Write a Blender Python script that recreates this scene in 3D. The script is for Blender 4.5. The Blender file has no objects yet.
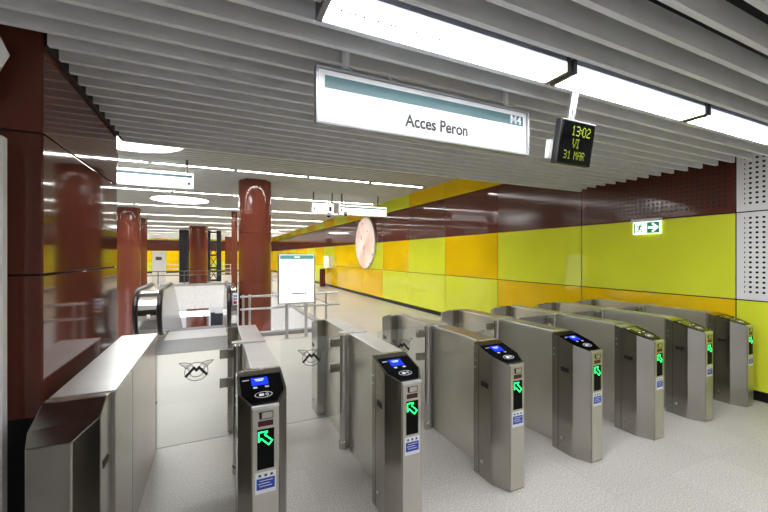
import bpy, bmesh, math, random
from mathutils import Vector, Matrix
random.seed(7)
C = bpy.context.scene.collection
PI = math.pi

# ------------------------------------------------------------------ materials
def srgb(r, g, b):
    def f(v):
        v /= 255.0
        return v / 12.92 if v <= 0.04045 else ((v + 0.055) / 1.055) ** 2.4
    return (f(r), f(g), f(b), 1)

class NT:
    def __init__(s, name):
        s.m = bpy.data.materials.new(name); s.m.use_nodes = True
        s.t = s.m.node_tree; s.n = s.t.nodes; s.b = s.n['Principled BSDF']; s.out = s.n['Material Output']
    def add(s, typ, **kw):
        n = s.n.new(typ)
        for k, v in kw.items():
            if k in n.inputs: n.inputs[k].default_value = v
            else: setattr(n, k, v)
        return n
    def link(s, a, b): s.t.links.new(a, b)
    def math(s, op, a, b=None, c=None):
        n = s.n.new('ShaderNodeMath'); n.operation = op
        for i, v in enumerate((a, b, c)):
            if v is None: continue
            if isinstance(v, (int, float)): n.inputs[i].default_value = v
            else: s.link(v, n.inputs[i])
        return n.outputs[0]
    def coord(s):
        return s.add('ShaderNodeTexCoord').outputs['Object']
    def xyz(s):
        x = s.add('ShaderNodeSeparateXYZ'); s.link(s.coord(), x.inputs[0]); return x.outputs
    def mix(s, fac, a, b):
        n = s.n.new('ShaderNodeMix'); n.data_type = 'RGBA'
        for i, v in ((0, fac), (6, a), (7, b)):
            if isinstance(v, (int, float, tuple)): n.inputs[i].default_value = v
            else: s.link(v, n.inputs[i])
        return n.outputs[2]
    def noise(s, scale, vscale=(1, 1, 1), detail=4):
        mp = s.add('ShaderNodeMapping'); mp.inputs['Scale'].default_value = vscale
        s.link(s.coord(), mp.inputs[0])
        n = s.add('ShaderNodeTexNoise', Scale=scale, Detail=detail); s.link(mp.outputs[0], n.inputs['Vector'])
        return n.outputs['Fac']
    def ramp(s, fac, p0, v0, p1, v1):
        n = s.n.new('ShaderNodeMapRange'); s.link(fac, n.inputs[0])
        n.inputs[1].default_value = p0; n.inputs[2].default_value = p1
        n.inputs[3].default_value = v0; n.inputs[4].default_value = v1
        return n.outputs[0]

M = {}
def plain(key, rgb, rough=0.5, metal=0.0, emit=None, estr=0.0, coat=0.0, var=0.05):
    t = NT(key)
    col = srgb(*rgb)
    if var:
        f = t.ramp(t.noise(6.0), 0.3, 1 - var, 0.7, 1 + var)
        h = t.add('ShaderNodeHueSaturation', Color=col); t.link(f, h.inputs['Value'])
        t.link(h.outputs[0], t.b.inputs['Base Color'])
    else:
        t.b.inputs['Base Color'].default_value = col
    t.b.inputs['Roughness'].default_value = rough
    t.b.inputs['Metallic'].default_value = metal
    t.b.inputs['Coat Weight'].default_value = coat
    t.b.inputs['Coat Roughness'].default_value = 0.03
    if emit:
        t.b.inputs['Emission Color'].default_value = srgb(*emit)
        t.b.inputs['Emission Strength'].default_value = estr
    M[key] = t.m
    return t.m

def steel(key, rgb, rough, vs):
    t = NT(key)
    n = t.noise(1.0, vs, 5)
    big = t.noise(2.2, (1, 1, 1), 3)
    h = t.add('ShaderNodeHueSaturation', Color=srgb(*rgb))
    t.link(t.math('MULTIPLY', t.ramp(n, 0.3, 0.985, 0.7, 1.015), t.ramp(big, 0.3, 0.93, 0.7, 1.06)), h.inputs['Value'])
    t.link(h.outputs[0], t.b.inputs['Base Color'])
    t.b.inputs['Metallic'].default_value = 1.0
    t.b.inputs['Roughness'].default_value = rough
    M[key] = t.m
steel('steel', (168, 164, 157), 0.2, (160, 160, 2))
steel('steel_panel', (219, 216, 210), 0.38, (160, 160, 2))
steel('steel_top', (222, 222, 223), 0.36, (3, 160, 3))
steel('steel_light', (200, 197, 190), 0.36, (260, 260, 3))
steel('steel_polish', (205, 203, 200), 0.15, (3, 160, 160))
steel('steel_dark', (120, 116, 112), 0.4, (260, 260, 3))
steel('alu', (222, 223, 226), 0.3, (60, 60, 60))

def enamel(key, rgb, holes=None, rough=0.06):
    t = NT(key)
    col = srgb(*rgb)
    f = t.ramp(t.noise(1.4, (1, 1, 1), 2), 0.3, 0.97, 0.7, 1.03)
    h = t.add('ShaderNodeHueSaturation', Color=col); t.link(f, h.inputs['Value'])
    base = h.outputs[0]
    t.b.inputs['Roughness'].default_value = rough
    t.b.inputs['Specular IOR Level'].default_value = 0.5
    if holes:
        pitch, rad = holes
        x = t.xyz()
        def cell(v, off):
            return t.math('SUBTRACT', t.math('FRACT', t.math('DIVIDE', t.math('ADD', v, off), pitch)), 0.5)
        a, b = cell(x[1], 100.0 * pitch + 0.0), cell(x[2], 0.0)
        r = t.math('SQRT', t.math('ADD', t.math('MULTIPLY', a, a), t.math('MULTIPLY', b, b)))
        hole = t.math('LESS_THAN', r, rad / pitch)
        # keep a plain margin round every sheet (sheets are 1.95 x 1.0)
        my = t.math('FRACT', t.math('DIVIDE', t.math('ADD', x[1], 195.0 - 2.10), 1.95))
        mz = t.math('FRACT', t.math('SUBTRACT', x[2], 0.1))
        inn = t.math('MULTIPLY', t.math('LESS_THAN', t.math('ABSOLUTE', t.math('SUBTRACT', my, 0.5)), 0.462),
                     t.math('LESS_THAN', t.math('ABSOLUTE', t.math('SUBTRACT', mz, 0.5)), 0.44))
        hole = t.math('MULTIPLY', hole, inn)
        base = t.mix(hole, base, (0.008, 0.007, 0.007, 1))
        t.link(t.math('ADD', t.math('MULTIPLY', hole, 0.6), rough), t.b.inputs['Roughness'])
    t.link(base, t.b.inputs['Base Color'])
    M[key] = t.m
BROWN = (98, 51, 42)
enamel('brown', BROWN)
enamel('brown_perf', BROWN, (0.0556, 0.0150), 0.12)
enamel('white_perf', (250, 250, 251), (0.0556, 0.0130), 0.2)
enamel('lime', (238, 246, 66))
enamel('orange', (255, 212, 16))
enamel('column_red', (116, 60, 47), None, 0.08)

def floor_mat():
    t = NT('floor_granite')
    x = t.xyz()
    def joint(v, off):
        fr = t.math('FRACT', t.math('DIVIDE', t.math('ADD', v, off), 0.6))
        return t.math('LESS_THAN', t.math('ABSOLUTE', t.math('SUBTRACT', fr, 0.5)), 0.4955)
    j = t.math('MULTIPLY', joint(x[0], 60 - 0.015), joint(x[1], 60 - 2.735 + 0.6))
    def ix(v, off): return t.math('FLOOR', t.math('DIVIDE', t.math('ADD', v, off), 0.6))
    cv = t.add('ShaderNodeCombineXYZ'); t.link(ix(x[0], 60 - 0.015), cv.inputs[0]); t.link(ix(x[1], 60 - 2.735 + 0.6), cv.inputs[1])
    wn = t.add('ShaderNodeTexWhiteNoise'); t.link(cv.outputs[0], wn.inputs['Vector'])
    sp = t.ramp(t.noise(115, (1, 1, 1), 6), 0.38, 0.66, 0.62, 1.10)
    st = t.ramp(t.noise(1.6, (1, 1, 1), 4), 0.35, 0.98, 0.65, 1.01)
    val = t.math('MULTIPLY', t.math('MULTIPLY', sp, st), t.ramp(wn.outputs['Value'], 0, 0.95, 1, 1.03))
    h = t.add('ShaderNodeHueSaturation', Color=srgb(219, 213, 208)); t.link(val, h.inputs['Value'])
    t.link(t.mix(j, srgb(196, 192, 188), h.outputs[0]), t.b.inputs['Base Color'])
    t.b.inputs['Roughness'].default_value = 0.36
    M['floor'] = t.m
floor_mat()

def glass_mat(key, tint, haze):
    t = NT(key)
    tr = t.add('ShaderNodeBsdfTransparent', Color=tint)
    gl = t.add('ShaderNodeBsdfGlossy', Color=(1, 1, 1, 1), Roughness=0.02)
    df = t.add('ShaderNodeBsdfDiffuse', Color=(0.9, 0.92, 0.92, 1))
    fr = t.add('ShaderNodeFresnel', IOR=1.45)
    m1 = t.add('ShaderNodeMixShader'); t.link(fr.outputs[0], m1.inputs[0]); t.link(tr.outputs[0], m1.inputs[1]); t.link(gl.outputs[0], m1.inputs[2])
    m2 = t.add('ShaderNodeMixShader'); m2.inputs[0].default_value = haze
    t.link(m1.outputs[0], m2.inputs[1]); t.link(df.outputs[0], m2.inputs[2])
    t.link(m2.outputs[0], t.out.inputs['Surface'])
    M[key] = t.m
glass_mat('glass', (0.985, 0.995, 0.99, 1), 0.06)
glass_mat('frosted', (0.9, 0.95, 0.95, 1), 0.6)

plain('slat', (218, 219, 222), 0.45)
plain('slat_far', (222, 223, 222), 0.5)
plain('void_dark', (24, 24, 26), 0.9)
plain('white_edge', (222, 222, 222), 0.5)
plain('plaster', (176, 176, 176), 0.8)
plain('white_panel', (248, 248, 248), 0.35)
plain('black_plastic', (14, 14, 15), 0.35)
plain('black_gloss', (5, 5, 7), 0.12)
M['black_gloss'].node_tree.nodes['Principled BSDF'].inputs['Specular IOR Level'].default_value = .22
plain('led_back', (4, 7, 5), 0.7)
M['led_back'].node_tree.nodes['Principled BSDF'].inputs['Specular IOR Level'].default_value = .15
plain('dark_slot', (10, 10, 10), 0.6)
plain('rubber', (14, 14, 17), 0.28)
plain('navy', (20, 27, 42), 0.4)
plain('grey_text', (40, 40, 43), 0.6, var=0)
plain('teal_light', (120, 196, 192), 0.4, emit=(120, 200, 195), estr=0.2)
plain('teal', (34, 80, 86), 0.4, emit=(98, 160, 164), estr=0.04)
plain('sign_white', (214, 216, 217), 0.4, emit=(255, 255, 255), estr=0.03, var=0)
plain('far_sign_white', (240, 242, 243), 0.35, emit=(250, 255, 255), estr=1.3, var=0)
plain('map_white', (245, 246, 246), 0.3, emit=(255, 255, 255), estr=0.7, var=0)
plain('side_glow', (225, 228, 235), 0.4, emit=(225, 232, 250), estr=0.8, var=0)
plain('sign_frame', (150, 152, 156), 0.35, metal=0.6)
plain('tube', (255, 255, 255), 0.4, emit=(255, 253, 248), estr=44.0, var=0)
plain('diffuser', (255, 255, 255), 0.4, emit=(250, 252, 255), estr=28.0, var=0)
plain('disc_glow', (255, 255, 255), 0.4, emit=(250, 255, 252), estr=11.0, var=0)
plain('screen_blue', (10, 30, 200), 0.2, emit=(20, 50, 255), estr=1.1, var=0)
plain('screen_text', (220, 230, 255), 0.3, emit=(210, 225, 255), estr=0.8, var=0)
plain('screen_olive_reflect', (120, 124, 60), 0.15, var=0)  # reflection of the yellow wall painted into the unlit screen's colour
plain('led_green', (10, 120, 40), 0.4, emit=(30, 255, 110), estr=3.0, var=0)
plain('led_red', (26, 6, 6), 0.3, emit=(200, 30, 10), estr=0.03, var=0)
plain('clock_led', (120, 140, 30), 0.4, emit=(196, 214, 40), estr=0.22, var=0)
plain('sticker_white', (236, 240, 246), 0.4, var=0)
plain('sticker_blue', (28, 66, 176), 0.4, var=0)
plain('sticker_red', (200, 40, 40), 0.4, var=0)
plain('mark_black', (22, 22, 24), 0.5, var=0)
plain('mark_grey', (74, 74, 78), 0.5, var=0)
plain('exit_green', (10, 128, 76), 0.4, emit=(10, 140, 80), estr=0.35, var=0)
plain('exit_white', (240, 250, 245), 0.4, emit=(240, 255, 248), estr=0.9, var=0)
plain('ribbed_plate', (112, 112, 116), 0.4, metal=0.8)
plain('light_plate', (188, 188, 192), 0.35, metal=0.7)
plain('bin_brown', (92, 30, 26), 0.2)
plain('lower_floor', (170, 168, 166), 0.4)

def ribs(key, rgb):
    t = NT(key)
    x = t.xyz()
    w = t.math('FRACT', t.math('DIVIDE', x[1], 0.012))
    col = t.mix(t.math('LESS_THAN', w, 0.5), srgb(*rgb), srgb(*[int(v * 0.62) for v in rgb]))
    t.link(col, t.b.inputs['Base Color']); t.b.inputs['Roughness'].default_value = 0.42; t.b.inputs['Metallic'].default_value = 0.7
    M[key] = t.m
ribs('comb_rib', (122, 122, 126))

def poster_mat():
    t = NT('round_print')
    n = t.noise(1.1, (1, 1, 1), 3)
    c1 = t.mix(t.ramp(n, 0.35, 0, 0.62, 1), srgb(250, 236, 226), srgb(236, 196, 184))
    sp = t.noise(4.5, (1, 1, 1), 2)
    c2 = t.mix(t.ramp(sp, 0.66, 0, 0.7, 0.9), c1, srgb(120, 90, 100))
    t.link(c2, t.b.inputs['Base Color']); t.b.inputs['Roughness'].default_value = 0.25
    t.link(c2, t.b.inputs['Emission Color']); t.b.inputs['Emission Strength'].default_value = 0.28  # print glows faintly to come out whiter, though it is no lamp
    M['round_print'] = t.m
poster_mat()

# ------------------------------------------------------------------ mesh builder
class MB:
    def __init__(s): s.bm = bmesh.new()
    def box(s, x0, x1, y0, y1, z0, z1, bev=0.0):
        v = [s.bm.verts.new(p) for p in ((x0,y0,z0),(x1,y0,z0),(x1,y1,z0),(x0,y1,z0),(x0,y0,z1),(x1,y0,z1),(x1,y1,z1),(x0,y1,z1))]
        fs = [s.bm.faces.new([v[i] for i in f]) for f in ((0,3,2,1),(4,5,6,7),(0,1,5,4),(1,2,6,5),(2,3,7,6),(3,0,4,7))]
        if bev:
            es = list({e for f in fs for e in f.edges})
            bmesh.ops.bevel(s.bm, geom=es, offset=bev, segments=2, affect='EDGES', profile=0.5)
        return s
    def prism(s, poly, vec, bev=0.0):
        """closed polygon (3D points) swept by vec"""
        vec = Vector(vec)
        a = [s.bm.verts.new(p) for p in poly]; b = [s.bm.verts.new(Vector(p) + vec) for p in poly]
        n = len(a)
        fs = [s.bm.faces.new(a[::-1]), s.bm.faces.new(b)]
        for i in range(n): fs.append(s.bm.faces.new((a[i], a[(i+1) % n], b[(i+1) % n], b[i])))
        bmesh.ops.recalc_face_normals(s.bm, faces=fs)
        if bev:
            es = list({e for f in fs for e in f.edges})
            bmesh.ops.bevel(s.bm, geom=es, offset=bev, segments=2, affect='EDGES', profile=0.5)
        return s
    def quad(s, *p):
        s.bm.faces.new([s.bm.verts.new(q) for q in p]); return s
    def tube(s, pts, r, n=12, cap=True):
        pts = [Vector(p) for p in pts]; rings = []
        up = None
        for i, p in enumerate(pts):
            d = (pts[min(i+1, len(pts)-1)] - pts[max(i-1, 0)]).normalized()
            if up is None: up = Vector((0,0,1)) if abs(d.z) < 0.9 else Vector((1,0,0))
            a = d.cross(up).normalized(); b = a.cross(d).normalized(); up = b
            rings.append([s.bm.verts.new(p + r * (math.cos(2*PI*k/n) * a + math.sin(2*PI*k/n) * b)) for k in range(n)])
        fs = []
        for u, v in zip(rings, rings[1:]):
            for k in range(n):
                fs.append(s.bm.faces.new((u[k], u[(k+1) % n], v[(k+1) % n], v[k]))); fs[-1].smooth = True
        if cap: fs.append(s.bm.faces.new(rings[0][::-1])); fs.append(s.bm.faces.new(rings[-1]))
        bmesh.ops.recalc_face_normals(s.bm, faces=fs)
        return s
    def cyl(s, x, y, z0, z1, r, n=24): return s.tube([(x,y,z0),(x,y,z1)], r, n)
    def lathe(s, prof, x=0, y=0, n=32):
        rings = []
        for r, z in prof:
            rings.append([s.bm.verts.new((x + r*math.cos(2*PI*k/n), y + r*math.sin(2*PI*k/n), z)) for k in range(n)])
        fs = []
        for u, v in zip(rings, rings[1:]):
            for k in range(n):
                fs.append(s.bm.faces.new((u[k], u[(k+1)%n], v[(k+1)%n], v[k]))); fs[-1].smooth = True
        fs.append(s.bm.faces.new(rings[0])); fs.append(s.bm.faces.new(rings[-1]))
        bmesh.ops.recalc_face_normals(s.bm, faces=fs)
        return s
    def ribbon(s, pts, w, o, ux, uy, uz, t=0.001, closed=False):
        """flat line of width w drawn in the plane (ux,uy) at origin o, thickness t along uz"""
        P = [Vector((p[0], p[1])) for p in pts]
        segs = list(zip(P, P[1:])) + ([(P[-1], P[0])] if closed else [])
        o, ux, uy, uz = map(Vector, (o, ux, uy, uz))
        for a, b in segs:
            d = (b - a).normalized(); nn = Vector((-d.y, d.x)) * w / 2; e = d * w * 0.35
            poly = [o + ux*q.x + uy*q.y for q in (a-e-nn, b+e-nn, b+e+nn, a-e+nn)]
            s.prism(poly, uz * t)
        return s
    def move(s, m):
        bmesh.ops.transform(s.bm, matrix=m, verts=s.bm.verts[:]); return s
    def build(s, name, mat, parent=None, loc=None, smooth=True):
        me = bpy.data.meshes.new(name)
        s.bm.normal_update(); s.bm.to_mesh(me); s.bm.free()
        if smooth:
            flags = [p.use_smooth for p in me.polygons]
            me.set_sharp_from_angle(angle=math.radians(38))
            me.polygons.foreach_set('use_smooth', flags)
        me.materials.append(M[mat] if isinstance(mat, str) else mat)
        o = bpy.data.objects.new(name, me); C.objects.link(o)
        if parent: o.parent = parent
        if loc: o.location = loc
        return o

def tag(o, label, cat, group=None, kind=None):
    o['label'] = label
    if cat: o['category'] = cat
    if group: o['group'] = group
    if kind: o['kind'] = kind
    return o
def thing(name, label, cat, loc=(0,0,0), rz=0, group=None):
    o = bpy.data.objects.new(name, None); C.objects.link(o); o.empty_display_size = 0.1
    o.location = loc; o.rotation_euler = (0, 0, rz)
    return tag(o, label, cat, group)
def struct(o, label=None):
    o['kind'] = 'structure'
    if label: o['label'] = label
    return o
def kids(o): return [c for c in list(bpy.data.objects) if c.parent == o]
def copy_tree(o, loc=None, parent=None, label=None):
    c = o.copy(); C.objects.link(c)
    if parent: c.parent = parent
    if loc: c.location = loc
    if label: c['label'] = label
    for k in kids(o): copy_tree(k, None, c)
    return c

def text_mesh(name, s, size, mat, parent, mtx, bold=0.0, ext=0.0006):
    cu = bpy.data.curves.new(name, 'FONT'); cu.body = s; cu.size = size; cu.extrude = ext; cu.offset = bold
    cu.align_x = 'CENTER'; cu.align_y = 'CENTER'
    tmp = bpy.data.objects.new(name, cu); C.objects.link(tmp)
    dg = bpy.context.evaluated_depsgraph_get()
    me = bpy.data.meshes.new_from_object(tmp.evaluated_get(dg))
    bpy.data.objects.remove(tmp)
    me.transform(mtx)
    me.materials.clear(); me.materials.append(M[mat])
    o = bpy.data.objects.new(name, me); C.objects.link(o); o.parent = parent
    return o
FACE = Matrix.Rotation(PI/2, 4, 'X')          # text standing up, read by someone looking along +Y

# ------------------------------------------------------------------ setting
XW = 5.45            # right wall
XL = -0.745          # pillar side
YB, YE = -6.0, 40.0
ZN, ZF = 2.60, 3.25  # near / far slat ceilings
YS = 3.75            # where the low ceiling ends

VX0, VX1, VY0, VY1 = -4.2, 2.2, 7.72, 22.2
m = MB()
def slab(x0, x1, y0, y1): m.box(x0, x1, y0, y1, -0.12, 0.0)
slab(-9, XW + .02, YB, 6.85)
slab(-9, -1.40, 6.85, VY0); slab(0.47, XW + .02, 6.85, VY0); slab(-1.40, 0.47, 6.85, 6.8505)
slab(VX1, XW + .02, VY0, YE); slab(-9, VX0, VY0, YE); slab(VX0, VX1, VY1, YE)
struct(m.build('floor', 'floor', smooth=False), 'pale speckled granite tile floor')
struct(MB().box(-9, XW, VY0 - 1, 34, -5.1, -5.0).build('floor', 'lower_floor'), 'floor of the platform level below the opening')

# right wall: backing + enamel sheets
wall = struct(MB().box(XW + 0.012, XW + 0.2, YB, YE, 0, 3.9).build('wall_right', 'void_dark'), 'wall of coloured enamel sheets')
def sheet(y0, y1, z0, z1, mat, label=None):
    g = 0.006
    o = MB().box(XW, XW + 0.012, y0 + g, y1 - g, z0 + g, z1 - g, 0.003).build('wall_panel', mat, wall)
    if label: o['label'] = label
R1 = {0: 'orange', 1: 'orange', 2: 'lime', 3: 'lime', 4: 'lime', 5: 'orange', -1: 'lime', -2: 'lime', -3: 'orange', -4: 'lime'}
R2 = {0: 'lime', 1: 'lime', 2: 'orange', 3: 'lime', 4: 'orange', 5: 'lime', 6: 'orange'}
T4 = {2: 'orange', 3: 'orange', 4: 'lime', 1: 'orange', 0: 'lime'}
names = {'lime': 'lime green enamel sheet', 'orange': 'orange yellow enamel sheet', 'brown': 'glossy dark brown enamel sheet',
         'brown_perf': 'dark brown perforated sheet', 'white_perf': 'white perforated sheet'}
for k in range(-4, 20):
    y0 = 2.10 + 1.95 * k; y1 = y0 + 1.95
    near = k < 0
    a = R1.get(k, ['orange', 'lime', 'orange', 'orange'][k % 4])
    b = 'white_perf' if near else R2.get(k, ['lime', 'orange', 'orange', 'lime', 'orange'][k % 5])
    c = 'white_perf' if near else ('brown_perf' if k < 2 else 'brown')
    d = 'white_perf' if near else T4.get(k, ['orange', 'lime'][k % 2])
    for z, mt in ((0.1, a), (1.1, b), (2.1, c), (3.1, d)):
        sheet(y0, y1, z, z + (1.0 if z < 3 else 0.75), mt, names[mt])
struct(MB().box(XW - 0.012, XW + 0.012, YB, YE, 0.0, 0.098, 0.003).build('baseboard_right', 'black_plastic'))

# far wall and left hall wall
fw = struct(MB().box(-9, XW, YE, YE + .2, 0, 3.9).build('wall_back', 'void_dark'))
for i in range(15):
    x0 = XW - (i + 1) * 0.96
    for z, mt in ((0.1, ['orange', 'lime', 'lime'][i % 3]), (1.1, ['orange', 'orange', 'lime', 'orange'][i % 4]), (2.1, 'brown'), (3.1, ['orange', 'lime'][i % 2])):
        o = MB().box(x0 + .006, x0 + .954, YE - .014, YE, z + .006, z + (.994 if z < 3 else .7), .003).build('wall_panel', mt, fw)
        o['label'] = names[mt]
lw = struct(MB().box(-9.2, -9, 3.75, YE, 0, 3.9).build('wall_left', 'plaster'))
for i in range(18):
    y0 = 4 + i * 1.95
    for z, mt in ((0.1, ['lime', 'orange'][i % 2]), (1.1, ['orange', 'lime', 'lime'][i % 3]), (2.1, 'brown')):
        o = MB().box(-9, -8.986, y0 + .006, y0 + 1.944, z + .006, z + .994, .003).build('wall_panel', mt, lw)
        o['label'] = names[mt]

# slat ceilings
def slats(x0, x1, ys, z, h, t):
    b = MB()
    for y in ys: b.box(x0, x1, y - t/2, y + t/2, z, z + h)
    return b
PIT = 0.142
near_ys = [1.963 + PIT * k for k in range(-52, 13)]
lo = [y for y in near_ys if y > 2.2]; hi = [y for y in near_ys if y <= 2.2]
b = slats(-0.72, 5.04, lo, ZN, 0.115, 0.028)
for y in hi: b.box(-3.4, 5.04, y - .014, y + .014, ZN, ZN + .115)
struct(b.build('ceiling', 'slat', smooth=False), 'low ceiling of grey metal slats over the gates')
b = MB().box(-9, XW, YB, YS, ZN + .42, ZN + .46).box(-.744, -.722, 2.275, 3.83, ZN + .005, ZN + .42)  # narrow strip added by the pillar, blocks the round light through the gap
struct(b.build('ceiling', 'void_dark', smooth=False), 'dark backing above the low slats, with an added blocking strip by the pillar')
b = MB().box(-0.72, 5.04, YS - 0.015, YS + 0.03, ZN - 0.022, ZN + 0.05)
struct(MB().box(-1.3, XW, YS + .031, YS + .06, ZN + .06, 3.9).build('ceiling', 'void_dark'), 'drop between the low and the high ceiling')
struct(b.build('trim_1', 'white_edge', smooth=False), 'pale edge strip of the low ceiling')
far_ys = [YS + 0.2 + PIT * k for k in range(255)]
b = slats(-9, 4.72, far_ys, ZF, 0.115, 0.03)
struct(b.build('ceiling', 'slat_far', smooth=False), 'higher ceiling of pale metal slats over the hall')
struct(MB().box(-9, XW + .2, YS, YE, 3.9, 3.94).build('ceiling', 'plaster', smooth=False), 'slab above the hall slats')

struct(MB().box(-9, XW, YB - .2, YB, 0, 3.1).build('wall_front', 'plaster'), 'pale wall behind the viewer')
# clad pillar on the left
pl = struct(MB().box(-3.4, XL - .012, 2.272, 3.69, 0, 2.95).build('wall_left', 'void_dark'), 'wall end clad in brown enamel sheets')
for (z0, z1) in ((0.1, 0.83), (0.83, 1.51), (1.51, 2.185), (2.185, 2.95)):
    g = .004
    MB().box(XL - .012, XL, 2.262 + g, 3.71 - g, z0 + g, z1 - g, .003).build('wall_panel', 'brown', pl)
    for x1 in (XL, XL - 1.3):
        if z0 < .5: continue
        MB().box(x1 - 1.3 + g, x1 - g, 2.26, 2.272, z0 + g, z1 - g, .003).build('wall_panel', 'brown', pl)
struct(MB().box(-3.4, XL + .002, 2.274, 3.712, 0, 0.098).build('baseboard_left', 'black_plastic'))
struct(MB().box(-9, -3.4, 3.4, 3.7, 0, 3.9).build('wall_front', 'plaster'))

# opening to the lower level: white fascia and kerbs
def fascia(x0, x1, y0, y1, n, axis):
    w = MB()
    for i in range(n):
        if axis == 'x':
            a, c = x0 + (x1 - x0) * i / n, x0 + (x1 - x0) * (i + 1) / n
            w.box(a + .008, c - .008, y0, y1, -1.25, -0.02, .004)
        else:
            a, c = y0 + (y1 - y0) * i / n, y0 + (y1 - y0) * (i + 1) / n
            w.box(x0, x1, a + .008, c - .008, -1.42, -0.02, .004)
    return w
struct(fascia(VX0, VX1, VY1 - .02, VY1 + .03, 4, 'x').build('trim_2', 'white_panel'), 'white panel edge on the far side of the escalator opening')
struct(fascia(VX1 - .02, VX1 + .03, VY0, VY1, 8, 'y').build('trim_3', 'white_panel'), 'white panel edge on the right of the escalator opening')
struct(fascia(VX0 - .03, VX0 + .02, VY0, VY1, 8, 'y').build('trim_4', 'white_panel'))
k = MB().box(0.47, VX1 + .06, VY0 - .14, VY0 + .02, 0.0, 0.075, .006)
k.box(VX1 - .04, VX1 + .1, VY0 + .02, VY1 + .1, 0, 0.075, .006).box(VX0 - .1, VX1 - .04, VY1 - .04, VY1 + .1, 0, 0.10, .006)
struct(k.build('trim_5', 'plaster'), 'grey kerb round the escalator opening')
struct(MB().box(-9, XW, 30.0, 30.2, -5, -0.2).build('wall_lower', 'white_panel'), 'pale wall of the level below')
lb = MB().box(-2.9, 2.4, 24.0, 24.4, -3.1, -2.7)
struct(lb.build('trim_6', 'white_edge'))
for (x, w) in ((-.5, .9),):
    tag(MB().cyl(0, 0, 0, 3.4, .65).build('column', 'column_red', loc=(-1.0, 26.0, -5)), 'red column on the level below seen past the white fascia', 'column')
tag(MB().box(-.5, .5, -.2, .2, 0, 3.0, .03).build('kiosk', 'navy', loc=(0.25, 25.5, -5)), 'dark kiosk on the level below, right of the red column', 'kiosk')

# ------------------------------------------------------------------ columns
def column(name, x, y, r, z0, z1, label):
    t = thing(name, label, 'column', (x, y, z0), 0)
    b = MB()
    zs = []
    z = z0
    step = 1.05
    k0 = math.ceil(z0 / step)
    cuts = [z0] + [c * step for c in range(k0, 20) if z0 < c * step < z1 - .1] + [z1]
    for a, c in zip(cuts, cuts[1:]):
        b.lathe([(r - .008, a - z0), (r, a - z0 + .006), (r, c - z0 - .006), (r - .008, c - z0)], n=64)
    b.build('shaft', 'column_red', t)
    MB().cyl(0, 0, z1 - z0, z1 - z0 + .08, r * .93).build('collar', 'black_plastic', t)
    return t
column('column', 0.81, 8.57, .345, -5, 3.25, 'tall glossy red brown column behind the map board')
column('column', -2.70, 15.1, .345, -5, 3.25, 'glossy red brown column just right of the brown clad pillar')
column('column', -0.84, 22.95, .48, 0, 3.25, 'broad red brown column between the dark lift frames')
column('column', 0.66, 14.7, .105, -5, 3.25, 'slim red pipe column just left of the tall main column')
column('column', -3.07, 19.05, .345, -5, 3.25, 'dark column peeping out behind the column beside the clad pillar')
column('column', 1.06, 33.7, .3, 0, 3.25, 'distant red column left of the slim pipe column')

# ------------------------------------------------------------------ ticket gates
def plan(hw, y0, y1, f, d, rev=False):
    """hexagonal plan: narrow front f at y0, full half width hw from y0+d to y1"""
    return [(-f, y0), (f, y0), (hw, y0 + d), (hw, y1), (-hw, y1), (-hw, y0 + d)]
def ztop(y): return 0.862 + (0.945 - 0.862) * min(y, .275) / .275 if y < .275 else 0.953
def front_cabinet(rear=.31, side_taper=.37, zt=.953):
    b = MB(); bm = b.bm
    P = [(-.066, 0), (.066, 0), (.122, .118), (.122, .268), (.122, rear), (.115, side_taper), (-.035, side_taper), (-.122, rear), (-.122, .268), (-.122, .118)]
    def zz(y):
        if y < .02: return .862
        if y < .2: return .862 + (.943 - .862) * y / .268
        if y < .27: return .943
        return zt
    lo = [bm.verts.new((x, y, 0.0)) for x, y in P]
    hi = [bm.verts.new((x, y, zz(y))) for x, y in P]
    n = len(P)
    for i in range(n): bm.faces.new((lo[i], lo[(i+1) % n], hi[(i+1) % n], hi[i]))
    bm.faces.new(lo[::-1])
    bm.faces.new([hi[i] for i in (0, 1, 2, 9)]); bm.faces.new([hi[i] for i in (9, 2, 3, 8)])
    bm.faces.new([hi[i] for i in (8, 3, 4, 7)]); bm.faces.new([hi[i] for i in (7, 4, 5, 6)])
    bmesh.ops.recalc_face_normals(bm, faces=bm.faces[:])
    es = [e for e in bm.edges if e.calc_face_angle(0) > .15]
    bmesh.ops.bevel(bm, geom=es, offset=.004, segments=2, affect='EDGES', profile=.5)
    return b
SL = math.atan2(.943 - .862, .268)
def on_slope(b, lift=.001):
    """(x, s, h) on the reader slope -> gate coordinates"""
    return b.move(Matrix.Translation((0, 0, .862 + lift)) @ Matrix.Rotation(SL, 4, 'X'))
def hexr(w0, w1, s0, sm, s1):   # outline of the black reader glass
    return [(-w0, s0, 0), (w0, s0, 0), (w1, sm, 0), (w1, s1, 0), (-w1, s1, 0), (-w1, sm, 0)]
LED_L = [(-.028, .028), (.006, .028), (-.004, .016), (.026, -.012), (.012, -.028), (-.018, .002), (-.028, -.01)]

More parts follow.
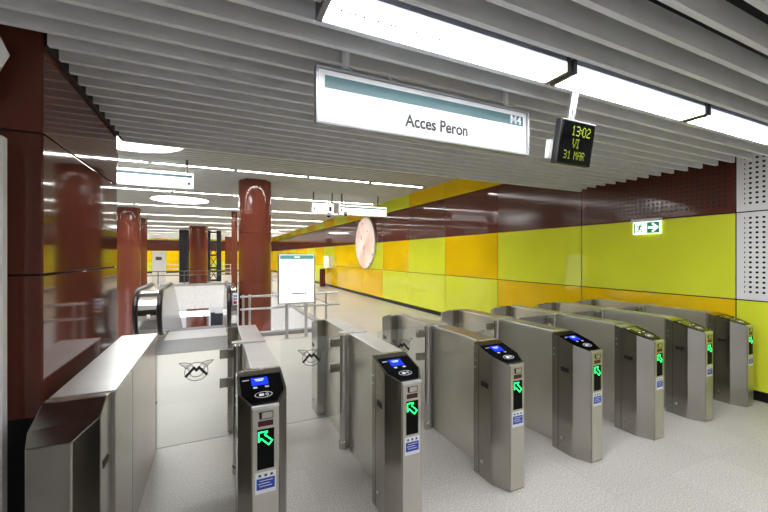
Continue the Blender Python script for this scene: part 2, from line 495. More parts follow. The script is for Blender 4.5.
def reader_parts(t, lit=True):
    gl = on_slope(MB().prism(hexr(.058, .106, .022, .112, .262), (0, 0, .004), .0012)).build('reader_glass', 'black_gloss', t)
    sc = on_slope(MB().box(-.05, .034, .165, .232, 0, .0012), .0051).build('screen', 'screen_blue' if lit else 'screen_olive_reflect', gl)
    if lit:
        b = MB()
        for (xa, xb, s) in ((-.034, .016, .216), (-.028, .010, .204)):
            b.box(xa, xb, s - .0022, s + .0022, 0, .0006)
        on_slope(b, .0064).build('screen_text', 'screen_text', gl)
    for x in (-.045, .014): on_slope(MB().box(x, x + .020, .140, .152, 0, .0012), .0051).build('button', 'sticker_white', gl)
    on_slope(MB().box(-.094, -.060, .216, .224, 0, .0008), .0051).build('name_strip', 'sticker_white', gl)
    ring = [(.042 * math.cos(a), .082 + .023 * math.sin(a)) for a in [2*PI*i/28 for i in range(28)]]
    b = MB().ribbon(ring, .0035, (0, 0, 0), (1, 0, 0), (0, 1, 0), (0, 0, 1), .0006, True)
    for i, r in enumerate((.007, .013, .019)):
        b.ribbon([(.004 + r * math.cos(a), .082 + r * math.sin(a)) for a in [-.75 + 1.5 * j / 6 for j in range(7)]], .003, (0, 0, 0), (1, 0, 0), (0, 1, 0), (0, 0, 1), .0006)
    b.box(-.022, .002, .072, .092, 0, .0006)
    on_slope(b, .0051).build('contactless_symbol', 'sticker_white', gl)

def front_parts(t, arrow):
    fp = MB().box(-.0605, .0605, -.006, .0, .012, .852, .002).build('front_plate', 'steel_light', t)
    fp['label'] = 'paler brushed front plate'
    MB().box(-.064, .064, -.008, .012, .852, .866, .003).build('front_lip', 'alu', t)
    b = MB()
    b.ribbon([(-.034, .835), (.034, .835), (.034, .802), (-.026, .802), (-.026, .832)], .003, (0, -.0062, 0), (1, 0, 0), (0, 0, 1), (0, -1, 0), .002, False)
    b.box(-.03, -.018, -.009, -.006, .806, .834)
    b.build('ticket_slot', 'dark_slot', fp)
    MB().box(-.036, .036, -.008, -.005, .766, .793, .001).build('count_display', 'led_red', fp)
    led = MB().box(-.040, .040, -.0085, -.005, .556, .752, .0012).build('arrow_display', 'led_back', fp)
    pts = [(p[0] if arrow < 0 else -p[0], p[1]) for p in LED_L]
    MB().ribbon([(p[0] * 1.18, p[1] * 1.18 + .706) for p in pts], .0052, (0, -.0086, 0), (1, 0, 0), (0, 0, 1), (0, -1, 0), .001, True).build('lit_arrow', 'led_green', led)
    st = MB().box(-.049, .049, -.0072, -.0055, .438, .542).build('sticker', 'sticker_white', fp)
    st['label'] = 'white sticker with a blue block'
    b = MB().box(-.043, .043, -.0078, -.0072, .458, .512).build('sticker_block', 'sticker_blue', st)
    for x in (-.028, .0, .028): MB().box(x - .006, x + .006, -.0078, -.0072, .520, .532).build('sticker_icon', 'mark_grey', st)
    b = MB()
    for z, xa, xb in ((.500, -.03, .034), (.487, -.036, .02), (.474, -.03, .03)): b.box(xa, xb, -.0083, -.0078, z - .0014, z + .0014)
    b.build('sticker_lines', 'sticker_white', st)

def emblem(leaf, cx, cz, y):
    k = .0080
    o, ux, uy, uz = (cx, y, cz), (1, 0, 0), (0, 0, 1), (0, -1, 0)
    S = lambda pts: [(p[0] * k, p[1] * k) for p in pts]
    b = MB().ribbon(S([(-8.2, -5.6), (-2, 1.2), (0, -1.2), (2, 1.2), (8.2, -5.6)]), .0175, o, ux, uy, uz, .0008)
    em = b.build('emblem', 'mark_black', leaf)
    em['label'] = 'black winged circle and letter mark on the glass'
    b = MB()
    b.ribbon(S([(9.2 * math.cos(a), -2.2 + 8 * math.sin(a)) for a in [2*PI*i/40 for i in range(40)]]), .0040, o, ux, uy, uz, .0006, True)
    b.ribbon(S([(5 * math.cos(a), -3.2 + 3.6 * math.sin(a)) for a in [PI + PI*i/16 for i in range(17)]]), .0040, o, ux, uy, uz, .0006)
    for s in (-1, 1):
        b.ribbon(S([(s*x, z) for x, z in ((2.5, 2.2), (5, 5.2), (8.5, 6.4), (13.5, 6.6), (11.5, 4.4), (9.5, 3.2), (8.8, 1.6), (6.8, 1.2), (6.4, -.4), (4.6, -.2))]), .0044, o, ux, uy, uz, .0006)
        b.ribbon(S([(s*x, z) for x, z in ((4.4, 2.6), (8.2, 4.6), (11.0, 4.9))]), .0034, o, ux, uy, uz, .0006)
        b.ribbon(S([(s*x, z) for x, z in ((5.2, .9), (7.6, 2.9), (9.2, 3.4))]), .0034, o, ux, uy, uz, .0006)
    b.build('emblem_wings', 'mark_grey', leaf)

LEN = 2.06
def make_gate(label, arrow, lit):
    t = thing('ticket_gate', label, 'ticket gate', (0, 0, 0), 0, 'ticket gates in a row')
    fc = front_cabinet().build('front_cabinet', 'steel', t)
    for sx in (-1, 1):
        x = sx * .1222
        MB().box(min(x, x + sx*.0006), max(x, x + sx*.0006), .2485, .2515, .02, .93).build('door_seam', 'dark_slot', fc)
        x = sx * .122
        MB().box(min(x, x + sx*.002), max(x, x + sx*.002), .150, .222, .662, .696, .0008).build('return_slot', 'dark_slot', fc)
        MB().tube([(sx*.121, .215, .115), (sx*.127, .215, .115)], .011, 14).build('lock', 'alu', fc)
        for z in (.83, .78): MB().tube([(sx*.121, .29, z), (sx*.1235, .29, z)], .006, 10).build('screw', 'alu', fc)
    reader_parts(t, lit)
    front_parts(t, arrow)
    # long body
    body = MB().box(-.035, .115, .34, 1.74, .0, .948, .003).build('side_panel', 'steel_panel', t)
    MB().box(-.038, .118, .345, 1.74, .948, .956, .002).build('top_cover', 'steel_top', t)
    # hinge post
    MB().lathe([(.034, .06), (.034, .94)], -.073, 1.03, 28).build('hinge_post', 'steel_polish', t)
    MB().lathe([(.041, 0), (.041, .055), (.036, .062), (.034, .064)], -.073, 1.03, 28).build('post_collar', 'steel_polish', t)
    cap = [(-.073 + .042 * math.cos(a), 1.03 + .042 * math.sin(a), .9565) for a in [PI/2 + PI * i / 12 for i in range(13)]]
    cap += [(.119, .985, .9565), (.119, 1.075, .9565)]
    MB().prism(cap, (0, 0, .010), .002).build('post_cap', 'steel_top', t)
    # glass leaf and its two clamps
    leaf = MB().box(-.585, -.115, 1.025, 1.035, .285, .945, .002).build('glass_leaf', 'glass', t)
    for z in (.885, .675):
        MB().box(-.195, -.098, 1.012, 1.048, z - .032, z + .032, .004).build('clamp', 'steel', leaf)
    emblem(leaf, -.345, .80, 1.0245)
    # exit side cabinet, turned round
    R = Matrix.Translation((0, LEN, 0)) @ Matrix.Rotation(PI, 4, 'Z')
    b = MB(); bm = b.bm
    P = [(-.066, 0), (.066, 0), (.122, .118), (.122, .268), (.122, .345), (-.122, .345), (-.122, .268), (-.122, .118)]
    zz = [.862, .862, .898, .943, .953, .953, .943, .898]
    lo_ = [bm.verts.new((x, y, 0)) for x, y in P]; hi_ = [bm.verts.new((p[0], p[1], z)) for p, z in zip(P, zz)]
    for i in range(8): bm.faces.new((lo_[i], lo_[(i+1) % 8], hi_[(i+1) % 8], hi_[i]))
    bm.faces.new(lo_[::-1])
    for f in ((0, 1, 2, 7), (7, 2, 3, 6), (6, 3, 4, 5)): bm.faces.new([hi_[i] for i in f])
    bmesh.ops.recalc_face_normals(bm, faces=bm.faces[:])
    bmesh.ops.bevel(bm, geom=[e for e in bm.edges if e.calc_face_angle(0) > .15], offset=.004, segments=2, affect='EDGES', profile=.5)
    rc = b.move(R).build('rear_cabinet', 'steel', t)
    on_slope(MB().prism(hexr(.058, .106, .022, .112, .262), (0, 0, .004), .0012)).move(R).build('rear_reader_glass', 'black_gloss', t)
    MB().box(-.124, -.122, LEN - .222, LEN - .150, .662, .696).build('return_slot', 'dark_slot', rc)
    MB().tube([(-.121, LEN - .2, .115), (-.127, LEN - .2, .115)], .011, 14).build('lock', 'alu', rc)
    return t

GX = [.226 + .8225 * k for k in range(7)]
GY = 1.872
labs = ['ticket gate nearest the brown clad pillar, beside the long plain steel cabinet, blue screen lit',
        'second ticket gate from the brown clad pillar, blue screen lit',
        'third ticket gate from the brown clad pillar, below the hanging sign',
        'fourth ticket gate from the brown clad pillar, last of those with blue screens',
        'ticket gate in the middle of the right-hand three, reader dim and green-tinged, third from the perforated white wall',
        'second ticket gate from the lime green wall, dim reader with an olive reflection painted on its screen',
        'ticket gate nearest the lime green and orange wall, end of the row']
labs[4] = 'third ticket gate from the lime green wall, first of the dim-reader gates'
gL = make_gate(labs[0], -1, True); gL.location = (GX[0], GY, 0)
copy_tree(gL, (GX[1], GY, 0), None, labs[1])
gA = make_gate(labs[2], -1, True); gA.location = (GX[2], GY, 0)
copy_tree(gA, (GX[3], GY, 0), None, labs[3])
gD = make_gate(labs[4], -1, False); gD.location = (GX[4], GY, 0)
copy_tree(gD, (GX[5], GY, 0), None, labs[5])
copy_tree(gD, (GX[6], GY, 0), None, labs[6])

# plain end cabinet at the left
t = thing('end_cabinet', 'long plain brushed steel cabinet standing against the brown clad pillar', 'cabinet', (-.556, 1.83, 0))
b = MB(); bm = b.bm
P = [(-.10, 0), (.034, 0), (.093, .11), (.093, .30), (-.13, .30), (-.13, .11)]
zz = [.862, .862, .897, .955, .955, .897]
P = [(-.10, 0), (.040, 0), (.106, .115), (.106, .225), (.106, .30), (-.125, .30), (-.125, .225), (-.125, .09)]
zz = [.862, .862, .907, .958, .958, .958, .958, .897]
lo_ = [bm.verts.new((x, y, 0)) for x, y in P]; hi_ = [bm.verts.new((p[0], p[1], z)) for p, z in zip(P, zz)]
for i in range(8): bm.faces.new((lo_[i], lo_[(i+1) % 8], hi_[(i+1) % 8], hi_[i]))
bm.faces.new(lo_[::-1]); bm.faces.new([hi_[i] for i in (0, 1, 2, 7)]); bm.faces.new([hi_[i] for i in (7, 2, 3, 6)]); bm.faces.new([hi_[i] for i in (6, 3, 4, 5)])
bmesh.ops.recalc_face_normals(bm, faces=bm.faces[:])
bmesh.ops.bevel(bm, geom=[e for e in bm.edges if e.calc_face_angle(0) > .1], offset=.004, segments=2, affect='EDGES', profile=.5)
b.build('front_cabinet', 'steel', t)
MB().box(-.118, .122, .302, 1.70, .0, .950, .003).build('side_panel', 'steel', t)
MB().box(-.122, .126, .290, 1.702, .950, .960, .002).build('top_cover', 'steel_top', t)
for y in (.70, 1.61): MB().box(  .122, .1226, y, y + .003, .03, .945).build('panel_seam', 'dark_slot', t)
MB().box(.106, .109, .16, .235, .655, .69, .0008).build('return_slot', 'dark_slot', t)
MB().tube([(.121, 1.655, .40), (.125, 1.655, .40)], .008, 12).build('lock', 'dark_slot', t)

# ------------------------------------------------------------------ near light fittings
def near_lamp(loc, label):
    t = thing('ceiling_light', label, 'ceiling light', loc, 0, 'louvred fluorescent fittings over the gates')
    L = 1.285
    MB().box(0, L, -.074, .074, .035, .06, .004).build('housing', 'alu', t)
    for sy in (-1, 1):
        MB().box(0, L, min(sy*.070, sy*.076), max(sy*.070, sy*.076), -.012, .036, .001).build('side_rim', 'side_glow', t)
    MB().box(.004, L - .004, -.069, .069, -.008, .004).build('diffuser', 'diffuser', t)
    b = MB()
    for i in range(62):
        x = .03 + i * (L - .06) / 61
        b.box(x - .006, x + .006, -.036, -.024, -.016, -.008)
    b.box(.012, L - .012,   .040, .044, -.014, -.008)
    b.build('louvre', 'steel_dark', t)
    for x in (0, L):
        MB().box(x - .028 if x == 0 else x, x if x == 0 else x + .028, -.077, .077, -.016, .064, .003).build('end_cap', 'steel_dark', t)
    return t
nl = near_lamp((.405, 1.412, 2.59), 'bright louvred light fitting above the hanging sign, left end free')
copy_tree(nl, (1.765, 1.412, 2.59), None, 'bright louvred light fitting above the digital clock, middle of the run')
copy_tree(nl, (3.125, 1.412, 2.59), None, 'bright louvred light fitting third along from the free left end, right of the clock')
for i in range(6):  # unseen fittings added behind the camera to brighten the near zone
    copy_tree(nl, (.40 + 1.345 * (i % 3), -1.6 - 2.9 * (i // 3), 2.59), None, 'added louvred light fitting, unseen behind the viewer, brightening the near zone')

# ------------------------------------------------------------------ far light battens
def batten(loc, label, group):
    t = thing('ceiling_light', label, 'ceiling light', loc, 0, group)
    MB().box(.0, 1.35, -.038, .038, .008, .06, .003).box(.0, 1.35, -.038, -.034, -.012, .009).box(.0, 1.35, .034, .038, -.012, .009).build('housing', 'slat_far', t)
    MB().box(.02, 1.33, -.033, .033, -.006, .006).build('lamp_tube', 'tube', t)
    for x in (0.0, 1.33): MB().box(x, x + .02, -.034, .034, -.014, .02).build('end_cap', 'black_plastic', t)
    return t
proto = None
ordn = ['first', 'second', 'third', 'fourth', 'fifth', 'sixth', 'seventh', 'eighth', 'ninth', 'tenth', 'eleventh', 'twelfth']
for r in range(11):
    y = 7.44 + 3.11 * r
    n0 = -3 if r < 2 else -5
    for i in range(n0, 4):
        x = -1.02 + 1.38 * i + .012 + (.05 * r if r < 4 else .15)
        if r < 3:
            lab = 'tube light %s from the right wall in the %s row beyond the low ceiling' % (ordn[3 - i], ordn[r])
            grp = 'tube lights across the hall ceiling'
        else:
            lab = 'slim tube light in the %s row across the hall ceiling' % ordn[r]
            grp = 'tube lights in the %s hall row' % ordn[r]
        if x + 1.35 > 4.7: continue
        if proto is None:
            proto = batten((x, y, 3.232), lab, grp)
        else:
            o = copy_tree(proto, (x, y, 3.232), None, lab); o['group'] = grp

def disc(x, y, label):
    t = thing('round_ceiling_light', label, 'ceiling light', (x, y, 3.2), 0, 'round ceiling lights')
    MB().lathe([(.72, .02), (.74, 0), (.74, .06), (.72, .06)], n=56).build('rim', 'white_edge', t)
    MB().lathe([(.71, .005), (.71, .012)], n=56).build('diffuser', 'disc_glow', t)
disc(-.9, 11.95, 'large round ceiling light beyond the far hanging sign at the left')
disc(-1.12, 5.95, 'large round ceiling light half hidden by the low ceiling edge')
disc(3.0, 24.5, 'small-looking distant round ceiling light right of the main column')

# ------------------------------------------------------------------ hanging signs
def hang_sign(name, label, x0, x1, y, z0, z1, zc, poles, near=False):
    t = thing(name, label, 'hanging sign', ((x0 + x1) / 2, y, z0), 0)
    w, h = (x1 - x0) / 2, z1 - z0
    fr = .014 if near else .02
    d = .04 if near else .085
    b = MB().box(-w, w, 0, d, h - fr, h, .003).box(-w, w, 0, d, 0, fr, .003).box(-w, -w + fr, .001, d - .001, fr * .9, h - fr * .9, .002).box(w - fr, w, .001, d - .001, fr * .9, h - fr * .9, .002)
    b.build('frame', 'sign_frame' if near else 'alu', t)
    f = MB().box(-w + fr, w - fr, .014, d - .008, fr, h - fr).build('light_panel', 'sign_white' if near else 'far_sign_white', t)
    for px in poles:
        if near:
            MB().cyl(px, d / 2, h + .008, zc - z0, .019, 16).build('pole', 'white_edge', t)
            MB().cyl(px, d / 2, h, h + .012, .034, 20).build('pole_flange', 'alu', t)
        else:
            MB().cyl(px, d / 2, h, zc - z0, .019, 10).build('pole', 'steel_dark', t)
    return t, f, w, h
t, f, w, h = hang_sign('hanging_sign', 'long white lightbox sign with a teal band, lettered Acces Peron', .447, 1.857, 1.75, 2.252, 2.541, 2.9, (-.545, .525), True)
MB().box(-w + .048, w - .045, .0125, .014, h - .102, h - .040).build('teal_band', 'teal', f)
T = lambda x, z, y=.0115: Matrix.Translation((x, y, z)) @ FACE
text_mesh('lettering', 'Acces Peron', .094, 'grey_text', f, T(.008, .092) @ Matrix.Scale(.88, 4, (1, 0, 0)), .0023)
text_mesh('line_number', 'M4', .074, 'sticker_white', f, T(w - .108, h - .072, .0112), .0004)
MB().cyl(-.30, .02, h, h + .02, .016, 12).build('cable_knob', 'alu', t)

t, f, w, h = hang_sign('hanging_sign', 'white lit hanging sign left, beyond the low ceiling, partly behind the clad pillar', -1.75, -.33, 7.1, 2.755, 3.03, 3.34, (-.4, .6))
MB().box(-w + .03, w - .03, .0125, .014, h - .085, h - .04).build('teal_band', 'teal', f)
MB().box(w - .10, w - .055, .0125, .014, .06, .12).box(w - .3, w - .14, .0125, .014, .05, .065).build('small_print', 'mark_grey', f)
t, f, w, h = hang_sign('hanging_sign', 'shorter white lit hanging sign in the hall, left of a longer one', 2.24, 2.83, 9.2, 2.70, 2.98, 3.34, (-.24, .26))
MB().box(w - .13, w - .06, .0125, .014, .06, .19).build('pictogram', 'mark_grey', f)
MB().box(-w + .05, -w + .09, .0125, .014, .08, .16).build('small_print', 'mark_grey', f)
t, f, w, h = hang_sign('hanging_sign', 'longer white lit hanging sign in the hall, ending at the coloured wall', 2.95, 4.36, 9.2, 2.68, 2.97, 3.34, (-.6, .45))
MB().box(-w + .06, -w + .10, .0125, .014, .09, .18).build('small_print', 'mark_grey', f)
MB().box(-w + .03, w - .03, .0125, .014, h - .085, h - .05).build('teal_band', 'teal', f)

# ceiling cameras
def cam_dome(x, y, z, label):
    t = thing('ceiling_camera', label, 'camera', (x, y, z), 0, 'dome cameras')
    MB().cyl(0, 0, .05, 3.30 - z, .009, 10).build('stem', 'white_edge', t)
    MB().lathe([(.01, .06), (.055, .055), (.062, .02), (.055, .0), (.01, .0)], n=20).build('housing', 'white_edge', t)
    MB().lathe([(.045, 0), (.042, -.024), (.027, -.042), (.006, -.048)], n=20).build('dome', 'black_gloss', t)
cam_dome(2.6, 8.92, 2.62, 'dome camera hanging below the shorter hall sign')
cam_dome(3.05, 8.92, 2.68, 'dome camera hanging near the gap between the two hall signs')

# ------------------------------------------------------------------ digital clock
FONT = {'1': "00100 01100 00100 00100 00100 00100 01110", '3': "11110 00001 00001 01110 00001 00001 11110",
        '0': "01110 10001 10001 10001 10001 10001 01110", '2': "01110 10001 00001 00110 01000 10000 11111",
        ':': "0 0 1 0 1 0 0", ' ': "000 000 000 000 000 000 000", 'V': "10001 10001 10001 10001 01010 01010 00100",
        'I': "111 010 010 010 010 010 111", 'M': "10001 11011 10101 10101 10001 10001 10001",
        'A': "01110 10001 10001 11111 10001 10001 10001", 'R': "11110 10001 10001 11110 10100 10010 10001"}
def dots(name, s, cx, cz, p, y, par):
    cols = sum(len(FONT[c].split()[0]) + 1 for c in s) - 1
    x = cx - cols * p / 2
    for c in s:
        rows = FONT[c].split()
        b = MB()
        for j, row in enumerate(rows):
            for i, v in enumerate(row):
                if v == '1':
                    b.box(x + i*p + .0009, x + (i+1)*p - .0009, y - .001, y, cz + (3 - j)*p*1.25 + .0006, cz + (4 - j)*p*1.25 - .0009)
        if c != ' ': b.build(name, 'clock_led', par)
        else: b.bm.free()
        x += (len(rows[0]) + 1) * p
t = thing('digital_clock', 'black hanging digital clock reading 13:02 VI 31 MAR in yellow green', 'clock', (2.012, 1.505, 2.42))
t.rotation_euler = (0.17, 0, 0)
MB().box(-.152, .152, 0, .045, -.262, 0, .006).build('case', 'black_plastic', t)
MB().box(-.142, .142, -.003, .001, -.252, -.01, .001).build('display_window', 'black_gloss', t)
dots('time_digit', '13:02', .022, -.066, .0066, -.0032, t)
dots('month_digit', 'VI', -.012, -.138, .0062, -.0032, t)
dots('date_digit', '31 MAR', -.012, -.208, .0056, -.0032, t)
MB().box(-.176, -.14, .044, .075, -.235, -.125, .004).build('junction_box', 'white_edge', t)
for x in (-.080, -.050): MB().box(x, x + .018, .012, .032, 0, .25, .002).build('bracket', 'alu', t)

# ------------------------------------------------------------------ emergency exit sign
t = thing('exit_sign', 'green and white running man exit sign with a right arrow, fixed on the lime wall', 'exit sign', (XW - .012, 3.045, 1.905))
MB().box(-.035, .012, -.19, .19, .172, .212, .004).build('lamp_housing', 'slat', t)
pl_ = MB().box(-.022, .012, -.175, .175, 0, .172, .003).build('light_panel', 'exit_white', t)
# board x runs along -Y (to the right seen from the hall)
o_, ux_, uy_, uz_ = (-.0225, 0, 0), (0, -1, 0), (0, 0, 1), (-1, 0, 0)
b = MB().box(-.0232, -.022, -.165, -.012, .012, .160); b.build('green_field', 'exit_green', pl_)
b = MB().ribbon([(.035, .086), (.135, .086)], .030, (-.0234, 0, 0), ux_, uy_, uz_, .001)
b.ribbon([(.085, .138), (.140, .086), (.085, .034)], .026, (-.0234, 0, 0), ux_, uy_, uz_, .001)
b.build('arrow', 'exit_white', pl_)
b = MB().box(-.0232, -.022, .140, .158, .012, .160)
b.build('door_mark', 'exit_green', pl_)
b = MB().ribbon([(-.075, .118), (-.09, .078)], .024, o_, ux_, uy_, uz_, .001)
b.ribbon([(-.078, .116), (-.050, .104), (-.038, .088)], .010, o_, ux_, uy_, uz_, .001)
b.ribbon([(-.080, .118), (-.108, .112), (-.118, .092)], .010, o_, ux_, uy_, uz_, .001)
b.ribbon([(-.088, .076), (-.060, .058), (-.058, .026)], .012, o_, ux_, uy_, uz_, .001)
b.ribbon([(-.092, .076), (-.098, .046), (-.128, .036)], .012, o_, ux_, uy_, uz_, .001)
b.ribbon([(-.068, .140), (-.062, .140)], .018, o_, ux_, uy_, uz_, .001)
b.build('running_man', 'exit_green', pl_)

# ------------------------------------------------------------------ round print on the wall
t = thing('round_wall_print', 'large round pinkish white print hung on the coloured wall', 'wall art', (XW - .02, 13.4, 2.12))
b = MB().lathe([(.98, 0), (1.0, .01), (1.0, .05), (.98, .06)], n=64).move(Matrix.Rotation(-PI/2, 4, 'Y'))
b.build('print', 'round_print', t)
MB().lathe([(1.0, -.02), (1.03, -.02), (1.03, .055), (1.0, .055)], n=64).move(Matrix.Rotation(-PI/2, 4, 'Y')).build('rim', 'alu', t)
t = thing('picture_spotlight', 'small warm spotlight on an arm above the round print', 'spotlight', (XW - .02, 13.4, 3.28))
MB().tube([(0.02, 0, 0), (-.32, 0, .06)], .014, 8).build('arm', 'alu', t)
MB().lathe([(.05, 0), (.07, .12), (.03, .14)], -.34, 0, 16).build('lamp_head', 'alu', t)
MB().lathe([(.045, -.004), (.045, .0)], -.34, 0, 16).build('bulb', 'disc_glow', t)

# ------------------------------------------------------------------ map board
t = thing('map_board', 'white lit map board with a teal header on two grey legs', 'map board', (1.463, 7.25, 0))
MB().box(-.36, .36, -.03, .05, .66, 1.652, .008).build('frame', 'alu', t)
pf = MB().box(-.335, .335, -.036, -.03, .685, 1.628, .002).build('map_sheet', 'map_white', t)
MB().box(-.325, .325, -.0378, -.036, 1.54, 1.615).build('header_band', 'teal_light', pf)
MB().box(-.05, .05, -.039, -.0378, 1.565, 1.59).build('header_print', 'exit_white', pf)
b = MB()
b.ribbon([(.05, .98), (.05, 1.3), (.12, 1.38)], .004, (0, -.036, 0), (1, 0, 0), (0, 0, 1), (0, -1, 0), .001)
b.ribbon([(.12, .95), (.12, 1.42)], .004, (0, -.036, 0), (1, 0, 0), (0, 0, 1), (0, -1, 0), .001)
b.ribbon([(-.22, 1.2), (.22, 1.2)], .004, (0, -.036, 0), (1, 0, 0), (0, 0, 1), (0, -1, 0), .001)
b.build('route_lines', 'sticker_white', pf)
MB().box(-.11, .14, -.0378, -.036, .852, .872).box(.155, .185, -.0378, -.036, .845, .88).build('small_print', 'mark_grey', pf)
for x in (-.19, .185):
    lg = MB().box(x - .028, x + .028, -.02, .035, 0.01, .665, .006).build('leg', 'alu', t)
    MB().box(x - .05, x + .05, -.05, .065, 0, .012, .003).build('foot_plate', 'alu', lg)

# ------------------------------------------------------------------ railings
def railing(label, pts, rails, posts, ph, r=.022, base=0.075, name='railing', group=None, mat='alu'):
    p0 = pts[0]
    t = thing(name, label, 'railing', (p0[0], p0[1], 0), 0, group)
    for z in rails:
        MB().tube([(p[0] - p0[0], p[1] - p0[1], z) for p in pts], r, 10).build('rail', mat, t)
    for (x, y) in posts:
        MB().cyl(x - p0[0], y - p0[1], base, ph, .024, 12).build('post', mat, t)
    return t
t = railing('two-bar steel railing along the near kerb behind the map board', [(.44, 7.55), (2.44, 7.55)], (.81, .565),
        [(.50, 7.62), (.62, 7.62), (1.92, 7.62), (2.16, 7.62)], .84)
railing('two-bar steel railing running back along the right of the escalator opening', [(2.27, 7.6), (2.27, 22.0)], (.80, .56),
        [(2.27, 7.7 + 1.9 * i + 1.3) for i in range(6)], .83)
railing('two-bar steel railing on the far side of the escalator opening', [(-4.1, 22.25), (2.1, 22.25)], (.79, .57),
        [(-3.9 + 1.2 * i, 22.25) for i in range(5)], .80, base=.10, mat='steel_dark')
railing('distant steel railing behind the lift frame', [(-5.5, 28.2), (1.6, 28.2)], (1.0, .72, .45), [(-5 + 1.5 * i, 28.2) for i in range(5)], 1.02, base=0)

# ------------------------------------------------------------------ escalator
t = thing('escalator', 'stainless escalator going down, entered past the left gates', 'escalator', (-.34, 6.85, 0))
X0 = .34; Y0 = 6.85
# landing plates
lp = MB().box(-.98, .60, .002, 1.12, -.02, .004).build('comb_plate', 'comb_rib', t)
MB().box(-.54, .56, 1.12, 2.0, -.02, .006, .002).build('landing_plate', 'light_plate', t)
# steps
b = MB()
for i in range(16):
    yy = 2.0 + .4 * i
    zt = -(0, .09)[i > 0] - max(0, i - 1) * .22
    b.box(-.52, .54, yy, yy + .4, zt - .24, zt)
b.build('steps', 'ribbed_plate', t)
def bal_profile(y0, rad, zc, drop_y):
    """outline in (y, z) of a balustrade: rounded nose, level top, then 30 degrees down"""
    pts = []
    for i in range(15):
        a = -PI/2 - PI * i / 14
        pts.append((y0 + rad + rad * math.cos(a), zc + rad * math.sin(a)))
    pts = [(y0 + rad - rad * math.sin(PI * i / 14), zc - rad * math.cos(PI * i / 14)) for i in range(15)]
    return pts
def balustrade(xa, xb, y0, rad, zc, end, name, hr):
    nose = bal_profile(y0, rad, zc, 0)
    ztop_ = zc + rad
    top = nose + [(3.0, ztop_), (3.3, ztop_ - .06), (end, ztop_ - .06 - (end - 3.3) * .577)]
    bot = [(end, ztop_ - (end - 3.3) * .577 - 1.3), (3.2, -.45), (y0 + rad * .9, -.02)]
    poly = [(xa, y, z) for y, z in top + bot]
    bd = MB().prism(poly, (xb - xa, 0, 0), .008).build(name, 'steel', t)
    for xh in hr:
        path = nose[2:] + [(3.0, ztop_), (3.3, ztop_ - .06), (end - .1, ztop_ - .06 - (end - 3.4) * .577)]
        o = [(xh, y - (.012 if i < 12 else 0), z + (.014 if i > 5 else 0)) for i, (y, z) in enumerate(path)]
        MB().tube(o, .042, 12).build('handrail', 'rubber', bd)
    return bd
bl = balustrade(-1.03, -.555, 1.06, .435, .50, 8.5, 'balustrade', (-.985, -.605))
br = balustrade(.555, .75, 1.06, .435, .50, 8.5, 'balustrade', (.60,))
MB().box(-.80, -.745, 1.045, 1.06, .45, .52).build('sticker', 'sticker_white', bl)
MB().box(-.785, -.76, 1.043, 1.046, .455, .47).build('sticker_mark', 'sticker_red', bl)
s_ = MB().box(.66, .748, 1.0, 1.02, .62, .86).build('sticker', 'sticker_white', br)
b = MB()
for z in (.80, .74): b.box(.675, .70, .996, 1.0, z - .02, z + .02).box(.71, .735, .996, 1.0, z - .02, z + .02)
b.build('sticker_icon', 'sticker_blue', s_)
MB().box(.675, .735, .996, 1.0, .64, .70).build('sticker_mark', 'sticker_red', s_)

# ------------------------------------------------------------------ lift frame beyond the opening
t = thing('lift_frame', 'dark navy steel lift frame standing behind the broad column', 'lift frame', (-.75, 25.3, 0))
for (x, w_) in ((-1.0, .22), (-.52, .06), (.40, .075), (.98, .135)):
    for dy in (0, 1.8): MB().box(x - w_, x + w_, dy - .1, dy + .1, 0, 3.2, .01).build('post', 'navy', t)
for z in (.02, .8, 1.6, 2.4, 3.05):
    MB().box(-.8, .86, -.06, .06, z, z + .11, .005).build('crossbar', 'navy', t)
for z in (.13, .91, 1.71):
    MB().tube([(.46, 0, z), (.86, 0, z + .66)], .025, 6).build('brace', 'navy', t)
    MB().tube([(.86, .05, z), (.46, .05, z + .66)], .025, 6).build('brace', 'navy', t)

# ------------------------------------------------------------------ small far objects
t = thing('info_stand', 'white information stand beyond the opening near the lift frame', 'stand', (-3.1, 26.0, 0))
MB().box(-.34, .34, -.2, .2, 0, 1.9, .02).build('body', 'white_panel', t)
MB().box(-.16, .16, -.206, -.2, 1.35, 1.55).build('picture', 'mark_grey', t)
t = thing('wall_cabinet', 'pale lit cabinet on the coloured wall far down the passage', 'cabinet', (XW, 18.4, .98))
MB().box(-.22, -.002, -.42, .42, 0, .62, .015).build('body', 'white_panel', t)
MB().box(-.226, -.22, -.36, .36, .06, .56, .002).build('lit_front', 'map_white', t)
t = thing('litter_bin', 'slim dark red bin standing by the wall far down the passage', 'bin', (5.12, 18.7, 0))
MB().lathe([(.13, 0), (.15, .02), (.15, .86), (.13, .92)], n=24).build('body', 'bin_brown', t)
MB().lathe([(.152, .86), (.152, .90), (.10, .94)], n=24).build('lid', 'black_plastic', t)

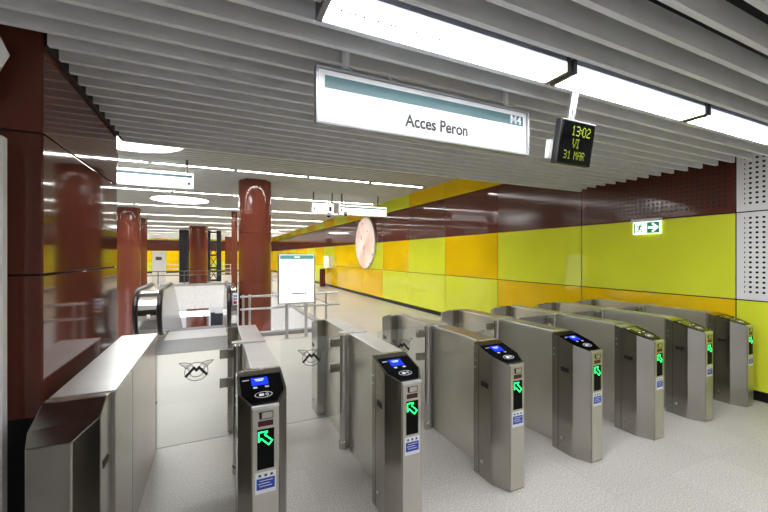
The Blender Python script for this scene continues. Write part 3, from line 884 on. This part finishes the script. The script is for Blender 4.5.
# ------------------------------------------------------------------ pale glazed panel at the left edge and plate above it
t = thing('glazed_screen', 'tall frosted glass screen in a pale metal frame at the left edge', 'screen', (-.838, 2.13, 0))
b = MB().box(-.03, 0, 0, .05, 0, 2.125, .006).box(-.95, -.905, 0, .05, 0, 2.125, .006).box(-.905, -.045, .001, .049, 2.075, 2.124, .004).box(-.905, -.045, .001, .049, 0, .1, .004)
b.build('frame', 'white_edge', t)
MB().box(-.905, -.045, .02, .03, .1, 2.075).build('glass_pane', 'frosted', t)
t = thing('octagonal_plate', 'pale octagonal plate at the upper left edge in front of brown cladding', 'plate', (-1.085, 2.18, 2.50))
MB().prism([(.25 * math.cos(PI/4*i), 0, .25 * math.sin(PI/4*i)) for i in range(8)], (0, .012, 0), .003).build('plate', 'white_panel', t)
MB().cyl(0, .045, -.03, .03, .02, 10).move(Matrix.Identity(4)).build('mount', 'alu', t)

# ------------------------------------------------------------------ lower level panel, added hidden lamps and general light
tag(MB().box(-.8, .8, 0, .12, 0, .30, .01).build('lit_sign', 'far_sign_white', loc=(-1.1, 23.6, -1.88)), 'white lit panel on the level below, seen under the white fascia', 'sign')
for i in range(3):  # hidden battens added only to light the lower level
    o = copy_tree(proto, (-3.2 + 1.6 * i, 23.5, -1.75), None, 'added tube light out of sight, lighting the level below'); o['group'] = 'added tube lights of the level below'

w = bpy.data.worlds.new('World'); bpy.context.scene.world = w; w.use_nodes = True
bg = w.node_tree.nodes['Background']; bg.inputs[0].default_value = (.86, .88, .92, 1); bg.inputs[1].default_value = 1.7

# ------------------------------------------------------------------ camera
cd = bpy.data.cameras.new('camera'); cam = bpy.data.objects.new('camera', cd); C.objects.link(cam)
cd.sensor_width = 36; cd.lens = 36 * 364 / 768; cd.clip_start = .02; cd.clip_end = 200
cam.location = (0, 0, 1.6); cam.rotation_euler = (PI/2, 0, -math.atan2(169, 364))
sc = bpy.context.scene; sc.camera = cam
sc.view_settings.view_transform = 'Standard'; sc.view_settings.look = 'None'
sc.view_settings.gamma = 1; sc.view_settings.exposure = 0.5
sc.view_settings.use_curve_mapping = False
sc.cycles.max_bounces = 10; sc.cycles.diffuse_bounces = 5; sc.cycles.glossy_bounces = 5; sc.cycles.transparent_max_bounces = 16
sc.cycles.use_light_tree = True
